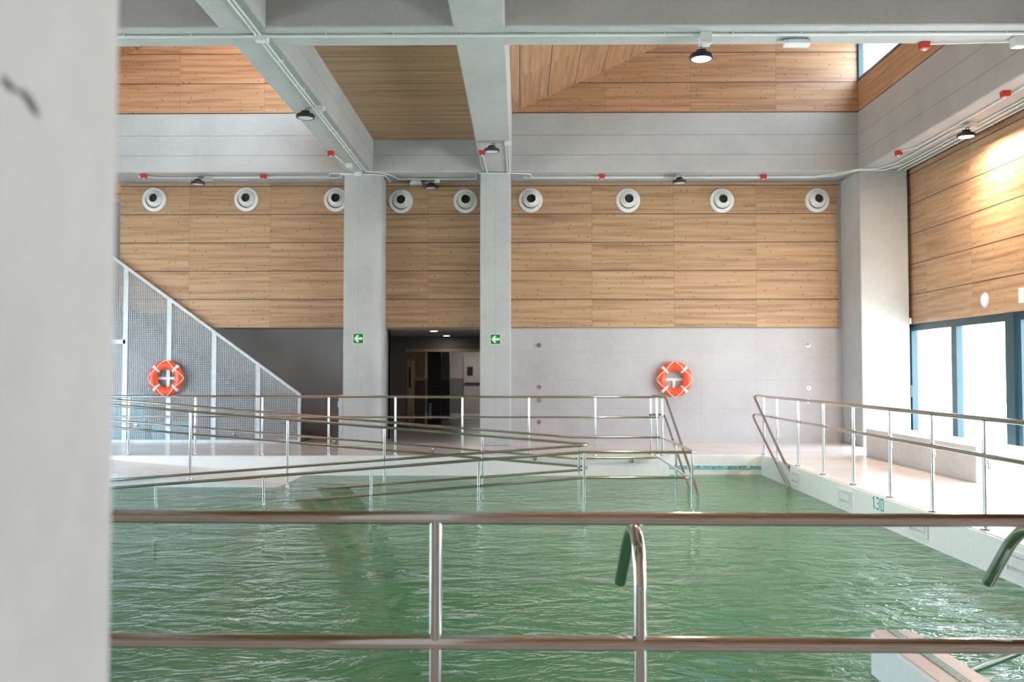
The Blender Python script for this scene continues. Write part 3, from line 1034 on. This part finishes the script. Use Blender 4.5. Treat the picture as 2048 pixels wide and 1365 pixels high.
# ------------------------------------------------------------------ air nozzles
def make_nozzle(loc, label):
    t = thing('air_nozzle', loc, label, 'air vent', 'round air nozzles on the back wall')
    MB().lathe([(0.264, 0.0), (0.264, -0.02), (0.255, -0.035), (0.195, -0.045), (0.185, -0.03)], axis=1, seg=40).build('flange', 'white', t)
    MB().lathe([(0.186, -0.02), (0.175, -0.055), (0.155, -0.075), (0.135, -0.07), (0.115, -0.10), (0.104, -0.14), (0.098, -0.14), (0.096, -0.06)], (0.012, 0, 0.025), axis=1, seg=40).build('nozzle', 'white', t)
    MB().lathe([(0.0, -0.065), (0.098, -0.065)], (0.012, 0, 0.025), axis=1, seg=32).build('throat', 'dark', t)
    return t
NZ = [(-8.01, 5.285, 'round white air nozzle at the stair end of the row'), (-5.992, 5.285, 'round white air nozzle, second from the stair end of the row'),
      (-4.034, 5.275, 'round white air nozzle partly hidden by the stair column'), (-2.614, 5.24, 'round white air nozzle above the corridor, closer to the stair'),
      (-1.207, 5.24, 'round white air nozzle above the corridor, closer to the narrow column'), (0.209, 5.255, 'round white air nozzle just beside the narrow column over the wall bolts'),
      (2.329, 5.25, 'round white air nozzle, second from the narrow column over the wall bolts'), (4.363, 5.24, 'round white air nozzle, second from the corner column'),
      (6.425, 5.244, 'round white air nozzle next to the corner column')]
nz0 = make_nozzle((NZ[0][0], YW, NZ[0][1]), NZ[0][2])
for x, z, lab in NZ[1:]:
    dup(nz0, (x, YW, z), lab)

# ------------------------------------------------------------------ life rings
def make_ring(loc, label):
    t = thing('life_ring', loc, label, 'life ring', 'orange life rings')
    Rr, rr = 0.285, 0.095
    MB().torus(Rr, rr, axis=1, n=56, m=18, rz=0.062).build('ring', 'orange', t)
    for k in range(4):
        a = PI / 4 + k * PI / 2
        MB().torus(Rr, rr + 0.004, axis=1, n=4, m=18, a0=a - 0.085, a1=a + 0.085, rz=0.066).build('band', 'white', t)
    m = MB()
    pts = []
    for k in range(4):
        a0 = k * PI / 2
        for j in range(8):
            s = j / 8
            a = a0 + s * PI / 2
            q = 2 * abs(s - 0.5)
            rad = Rr - 0.012 + (rr + 0.008 + 0.012) * q ** 1.3
            dep = -0.073 + 0.063 * q ** 4
            pts.append((rad * math.cos(a), dep, rad * math.sin(a)))
    pts.append(pts[0])
    m.tube(pts, 0.0085, 8)
    m.build('rope', 'rope', t)
    return t
ring = make_ring((-7.62, YF - 0.13, 1.385), 'orange life ring hanging on the wire mesh screen')
dup(ring, (3.30, YW - 0.075, 1.36), 'orange life ring hanging on the bare concrete wall', rz=0.0)
def bracket(x, y, z, label, mat):
    t = thing('ring_holder', (x, y, z), label, 'ring holder', 'life ring holders')
    m = MB(); m.box(-0.26, 0.26, -0.024, 0.0, -0.028, 0.028); m.build('cross_bar', mat, t)
    m = MB(); m.box(-0.03, 0.03, -0.022, 0.0, -0.28, 0.02 if x > 0 else 0.3); m.build('upright', mat, t)
bracket(-7.60, YF - 0.035, 1.385, 'white cross shaped holder behind the life ring on the mesh screen', 'white')
bracket(3.30, YW + 0.03, 1.355, 'white holder behind the life ring on the concrete wall', 'white')

# ------------------------------------------------------------------ exit arrow signs
def make_sign(loc, label):
    t = thing('exit_sign', loc, label, 'sign', 'green arrow signs')
    MB().box(-0.11, 0.11, -0.006, 0.0, -0.11, 0.11).build('panel', 'lime', t)
    MB().box(-0.1, 0.1, -0.009, -0.006, -0.1, 0.1).build('green_field', 'green', t)
    poly = [(-0.088, 0.0), (-0.028, 0.072), (0.022, 0.072), (-0.012, 0.026), (0.088, 0.026), (0.088, -0.026), (-0.012, -0.026), (0.022, -0.072), (-0.028, -0.072)]
    MB().prism(poly, 1, -0.011, -0.009).build('arrow', 'lime', t)
    return t
sg = make_sign((-3.37, YC, 2.213), 'green arrow sign on the column at the stair foot')
dup(sg, (-0.526, YC, 2.197), 'green arrow sign on the narrow column beside the corridor')

# ------------------------------------------------------------------ wall bolts
def make_anchor(loc, label):
    t = thing('wall_anchor', loc, label, 'wall anchor', 'steel wall anchors')
    MB().lathe([(0.0, -0.012), (0.045, -0.010), (0.052, 0.0)], axis=1, seg=20).build('plate', 'chrome', t)
    MB().lathe([(0.0, -0.07), (0.016, -0.068), (0.016, -0.01)], axis=1, seg=12).build('pin', 'chrome', t)
    return t
AN = [(0.39, 2.098, 'steel wall anchor near the narrow column, topmost of four'), (0.39, 1.19, 'steel wall anchor near the narrow column, second of four from the top'),
      (0.39, 0.909, 'steel wall anchor near the narrow column, just under the deck rail top'), (0.389, 0.435, 'steel wall anchor near the narrow column, lowest of four'),
      (6.206, 2.096, 'steel wall anchor near the corner column, topmost of three'), (6.207, 1.169, 'steel wall anchor near the corner column, middle of three'),
      (6.193, 0.89, 'steel wall anchor near the corner column, lowest of three')]
a0 = make_anchor((AN[0][0], YW + 0.03, AN[0][1]), AN[0][2])
for x, z, lab in AN[1:]:
    dup(a0, (x, YW + 0.03, z), lab)

# ------------------------------------------------------------------ side wall fittings
t = thing('wall_speaker', (XR, 15.57, 2.76), 'round white wall speaker on the wood above the glazing', 'speaker')
MB((0, 0, 0)).lathe([(0.0, -0.03), (0.10, -0.028), (0.115, -0.015), (0.12, 0.0)], axis=0, seg=32).build('grille', 'white', t)
MB((0, 0, 0)).lathe([(0.12, -0.022), (0.132, -0.018), (0.135, 0.0)], axis=0, seg=32).build('rim', 'galv', t)
t = MB((XR, 14.36, 2.74)).box(XR - 0.06, XR, 14.30, 14.42, 2.62, 2.86).build('wall_device', 'white', bevel=0.008)
tag(t, 'small white box on the wood at the picture edge above the glazing', 'wall device')
t = MB((XR, 18.6, 2.6)).box(7.93, 7.975, 18.43, 18.47, 2.50, 2.62).build('door_sensor', 'white', bevel=0.004)
tag(t, 'tiny white sensor on the corner column at the top of the glazing', 'sensor')

# ------------------------------------------------------------------ high bay lamps
def make_lamp(loc, label, lit=False, rz=0.0):
    t = thing('high_bay_lamp', loc, label, 'lamp', 'round high bay lamps', rz)
    hs = MB(); hs.lathe([(0.118, -0.028), (0.122, -0.034), (0.140, -0.030), (0.144, -0.010), (0.144, 0.012), (0.132, 0.026), (0.075, 0.030), (0.0, 0.032)], seg=36)
    hs = hs.build('housing', 'black', t)
    for k in range(18):
        pass
    MB().lathe([(0.0, -0.024), (0.06, -0.026), (0.118, -0.029)], seg=32).build('lens', 'lit' if lit else 'lens', t)
    MB().lathe([(0.070, 0.028), (0.072, 0.070), (0.060, 0.082), (0.0, 0.085)], seg=24).build('driver', 'black', t)
    MB().tube([(0, 0, 0.08), (0.0, 0, 0.115), (0.018, 0, 0.135), (0.03, 0, 0.12)], 0.007, 8, 0.01).build('hook', 'black', t)
    MB().tube([(0.02, 0, 0.085), (0.05, 0.0, 0.11), (0.045, 0, 0.125), (0.08, 0, 0.14)], 0.005, 8, 0.02).build('cable', 'black', t)
    if lit:
        l = bpy.data.lights.new('lamp_light', 'AREA')
        l.shape = 'DISK'; l.size = 0.22; l.energy = 90; l.color = (1.0, 0.80, 0.60)
        o = bpy.data.objects.new('lamp_light', l); COL.objects.link(o); o.parent = t; o.location = (0, 0, -0.05)
    return t
lm = make_lamp((-3.34, 13.8, 5.49), 'black round lamp hanging under the twin conduit beam')
dup(lm, (-0.524, 16.1, 5.52), 'black round lamp under the beam over the narrow column')
dup(lm, (-6.83, 18.84, 5.515), 'black round lamp above the wall over the stair, between two air nozzles')
dup(lm, (-1.93, 19.2, 5.50), 'black round lamp above the corridor opening')
dup(lm, (3.33, 18.80, 5.515), 'black round lamp on the edge beam above the lifebuoy wall')
l2 = make_lamp((2.23, 11.02, 5.42), 'glowing round lamp hanging from the cross beam', True)
dup(l2, (7.42, 14.95, 5.47), 'glowing round lamp under the beam by the glass wall')
for y, lab in ((11.9, 'glowing round lamp under the beam by the glass wall, outside the picture'),):
    dup(l2, (7.42, y, 5.47), lab)
for o in [q for q in COL.objects if q.name.startswith('lamp_light')]:
    pass

# ------------------------------------------------------------------ fire beacons
def make_beacon(loc, label):
    t = thing('fire_beacon', loc, label, 'beacon', 'red fire beacons')
    MB().box(-0.055, 0.055, -0.055, 0.055, -0.085, -0.005).build('body', 'red', t, bevel=0.008)
    MB().box(-0.06, 0.06, -0.06, 0.06, -0.008, 0.0).build('base', 'red', t)
    MB().lathe([(0.0, -0.105), (0.022, -0.10), (0.026, -0.085)], seg=16).build('dome', 'lens', t)
    return t
BC = [(-3.58, 16.8, 'red fire beacon under the twin conduit beam'), (-0.731, 16.79, 'red fire beacon under the beam over the narrow column'),
      (-7.926, 18.72, 'red fire beacon on the edge beam closest to the pillar'), (-5.425, 18.78, 'red fire beacon on the edge beam between stair lamp and column'),
      (1.707, 18.86, 'red fire beacon on the edge beam between narrow column and lamp'), (5.12, 18.92, 'red fire beacon on the edge beam between lamp and corner column'),
      (7.103, 16.87, 'red fire beacon under the glass wall beam nearest the corner column'), (7.173, 13.27, 'red fire beacon under the glass wall beam, above the glowing lamp'),
      (5.087, 11.27, 'red fire beacon under the cross beam near the skylight')]
b0 = make_beacon((BC[0][0], BC[0][1], ZB), BC[0][2])
for x, y, lab in BC[1:]:
    dup(b0, (x, y, ZB), lab)

# ------------------------------------------------------------------ boxes, emergency light
def jbox(x, y, sx, sy, sz, label):
    o = MB((x, y, ZB)).box(x - sx / 2, x + sx / 2, y - sy / 2, y + sy / 2, ZB - sz, ZB).build('junction_box', 'box', bevel=0.006)
    tag(o, label, 'junction box', 'conduit junction boxes')
    m = MB((x, y, ZB)); m.box(x - sx / 2 + 0.008, x + sx / 2 - 0.008, y - sy / 2 + 0.008, y + sy / 2 - 0.008, ZB - sz - 0.006, ZB - sz); m.build('lid', 'box', o)
jbox(-3.20, 10.95, 0.16, 0.13, 0.07, 'white junction box where the beam crosses the cross beam')
jbox(-3.14, 13.92, 0.13, 0.12, 0.06, 'white junction box by the lamp under the twin conduit beam')
jbox(-3.43, 17.8, 0.13, 0.12, 0.07, 'white junction box under the twin conduit beam just before the column')
jbox(-6.66, 18.97, 0.16, 0.13, 0.08, 'white junction box by the lamp above the stair wall')
jbox(-0.24, 16.1, 0.12, 0.12, 0.07, 'white junction box by the lamp on the narrow column beam')
jbox(3.36, 18.93, 0.15, 0.12, 0.08, 'white junction box above the lamp over the lifebuoy wall')
jbox(2.26, 10.93, 0.14, 0.16, 0.14, 'white junction box above the glowing lamp on the cross beam')
jbox(7.53, 15.0, 0.14, 0.18, 0.07, 'white junction box by the glowing lamp at the glass wall')
jbox(6.18, 11.1, 0.16, 0.14, 0.12, 'white junction box on the cross beam at the picture edge')
jbox(-1.80, 19.25, 0.11, 0.10, 0.08, 'white junction box by the lamp above the corridor')
o = MB((-3.38, 18.57, 5.66)).box(-3.46, -3.30, 18.53, 18.599, 5.60, 5.68).build('junction_box', 'box', bevel=0.005)
tag(o, 'white junction box at the top of the stair column', 'junction box', 'conduit junction boxes')
o = thing('emergency_light', (3.45, 11.13, ZB), 'white slanted emergency light under the cross beam', 'emergency light')
MB().prism([(-0.05, -0.02), (0.05, -0.02), (0.03, -0.10), (-0.06, -0.07)], 0, -0.17, 0.15).build('housing', 'box', o)
MB().box(-0.11, 0.11, -0.03, 0.03, -0.02, 0.0).build('base', 'box', o)
MB().box(-0.13, 0.11, -0.075, -0.062, -0.075, -0.03).build('diffuser', 'lens', o)
o = thing('emergency_light', (-2.27, 19.40, ZB), 'white flat emergency light above the corridor beside a black lamp', 'emergency light')
MB().prism([(-0.14, -0.10), (0.14, -0.10), (0.10, -0.02), (-0.10, -0.02)], 1, -0.10, 0.07).build('housing', 'box', o)
MB().tube([(0.12, 0, -0.06), (0.45, -0.1, -0.06)], 0.008, 8).build('arm', 'box', o)

# ------------------------------------------------------------------ conduits
def conduit(pts, r, label, clips=(), fil=0.04):
    o = MB(pts[0]).tube(pts, r, 10, fil).build('conduit', 'pvc')
    tag(o, label, 'conduit', 'white conduits')
    for (x, y, ax) in clips:
        m = MB(pts[0])
        if ax == 0:
            m.box(x - 0.008, x + 0.008, y - 0.03, y + 0.03, ZB - 0.040, ZB - 0.004)
        else:
            m.box(x - 0.03, x + 0.03, y - 0.008, y + 0.008, ZB - 0.040, ZB - 0.004)
        m.build('clip', 'pvc', o)
    return o
zc = ZB - 0.027
conduit([(-9.0, 10.90, zc), (7.6, 10.90, zc)], 0.019, 'thick white conduit running the length of the cross beam', [(x * 0.83 - 8.2, 10.90, 0) for x in range(19)])
conduit([(-3.25, 11.03, zc), (-3.25, 18.2, zc)], 0.012, 'thin white conduit on the stair column beam, outer of its pair', [(-3.25, 11.6 + y * 1.2, 1) for y in range(6)])
conduit([(-3.25, YREAR + 0.2, zc), (-3.25, 10.86, zc)], 0.012, 'thin white conduit on the stair column beam before the cross beam, outer of its pair', [(-3.25, 3 + y * 1.2, 1) for y in range(6)])
conduit([(-3.19, YREAR + 0.2, zc), (-3.19, 10.86, zc)], 0.012, 'thin white conduit on the stair column beam before the cross beam, inner of its pair', [(-3.19, 3.4 + y * 1.2, 1) for y in range(6)])
conduit([(-3.19, 11.03, zc), (-3.19, 18.40, zc), (-2.96, 18.47, zc), (-2.70, 18.80, zc), (-2.64, 19.14, zc), (-0.95, 19.14, zc), (-0.95, 18.9, zc), (-0.93, 18.57, zc - 0.01)], 0.012,
        'thin white conduit running off the stair column beam across the corridor opening', [(-3.19, 11.8 + y * 1.2, 1) for y in range(5)] + [(-2.4, 19.14, 0), (-1.6, 19.14, 0), (-1.2, 19.14, 0)])
conduit([(-8.1, 18.86, zc), (-7.86, 18.88, zc), (-7.72, 18.96, zc), (-3.95, 19.0, zc), (-3.80, 18.9, zc), (-3.78, 18.66, zc), (-3.70, 18.585, zc - 0.02), (-3.05, 18.57, zc - 0.02), (-2.84, 18.72, zc - 0.02), (-2.83, 19.40, zc)], 0.014,
        'white conduit along the edge beam over the stair wall, wrapping the column', [(-7.2 + i * 0.9, 18.965 + i * 0.01, 0) for i in range(4)])
conduit([(-6.58, 18.90, zc), (-4.05, 18.86, zc), (-3.98, 18.56, zc), (-3.42, 18.545, zc)], 0.012, 'short white conduit from the stair lamp box to the column', [(-6.2, 18.90, 0), (-5.1, 18.88, 0), (-4.4, 18.866, 0)])
conduit([(-3.57, 16.9, zc), (-3.45, 18.3, zc)], 0.011, 'short white conduit from the red beacon to the stair column')
conduit([(-0.72, 16.9, zc), (-0.70, 18.40, zc), (-0.70, 18.53, zc)], 0.012, 'short white conduit from the red beacon to the narrow column')
conduit([(-0.275, 16.18, zc), (-0.275, 18.53, zc)], 0.012, 'white conduit from lamp box to narrow column, farther from the corner')
conduit([(-0.225, 16.18, zc), (-0.225, 18.53, zc)], 0.012, 'white conduit from lamp box to narrow column, along the beam edge')
conduit([(-0.88, 18.57, zc), (-0.20, 18.57, zc), (0.20, 18.66, zc), (0.22, 18.96, zc), (5.4, 18.98, zc), (6.2, 18.96, zc), (6.5, 18.75, zc), (6.88, 18.28, zc), (7.25, 18.25, zc), (7.42, 17.8, zc), (7.42, 15.4, zc), (7.52, 15.12, zc)], 0.013,
        'white conduit along the edge beam over the lifebuoy wall, turning onto the glass wall beam', [(0.9 + i * 1.05, 18.965, 0) for i in range(5)])
conduit([(0.06, 18.95, zc), (0.12, 19.07, zc), (6.15, 19.07, zc), (6.6, 18.9, zc), (6.925, 18.37, zc), (7.45, 18.36, zc), (7.62, 17.8, zc), (7.62, 2.0, zc)], 0.013,
        'white conduit closer to the wood wall, turning onto the glass wall beam', [(1.2 + i * 1.0, 19.07, 0) for i in range(5)] + [(7.62, 4 + i * 1.2, 1) for i in range(11)])
conduit([(7.12, 16.78, zc), (7.29, 16.5, zc), (7.29, 2.0, zc)], 0.012, 'white conduit under the glass wall beam linking the red beacons')
conduit([(7.72, 18.39, zc), (7.72, 2.0, zc)], 0.013, 'white conduit under the glass wall beam, one of three beside the wood', [(7.72, 4.4 + i * 1.2, 1) for i in range(11)])
conduit([(7.86, 18.39, zc), (7.86, 2.0, zc)], 0.012, 'white conduit under the glass wall beam hugging the wood', [(7.86, 4.2 + i * 1.2, 1) for i in range(11)])
conduit([(5.15, 11.25, zc), (6.1, 11.18, zc)], 0.010, 'thin white conduit from skylight beacon to the edge box')
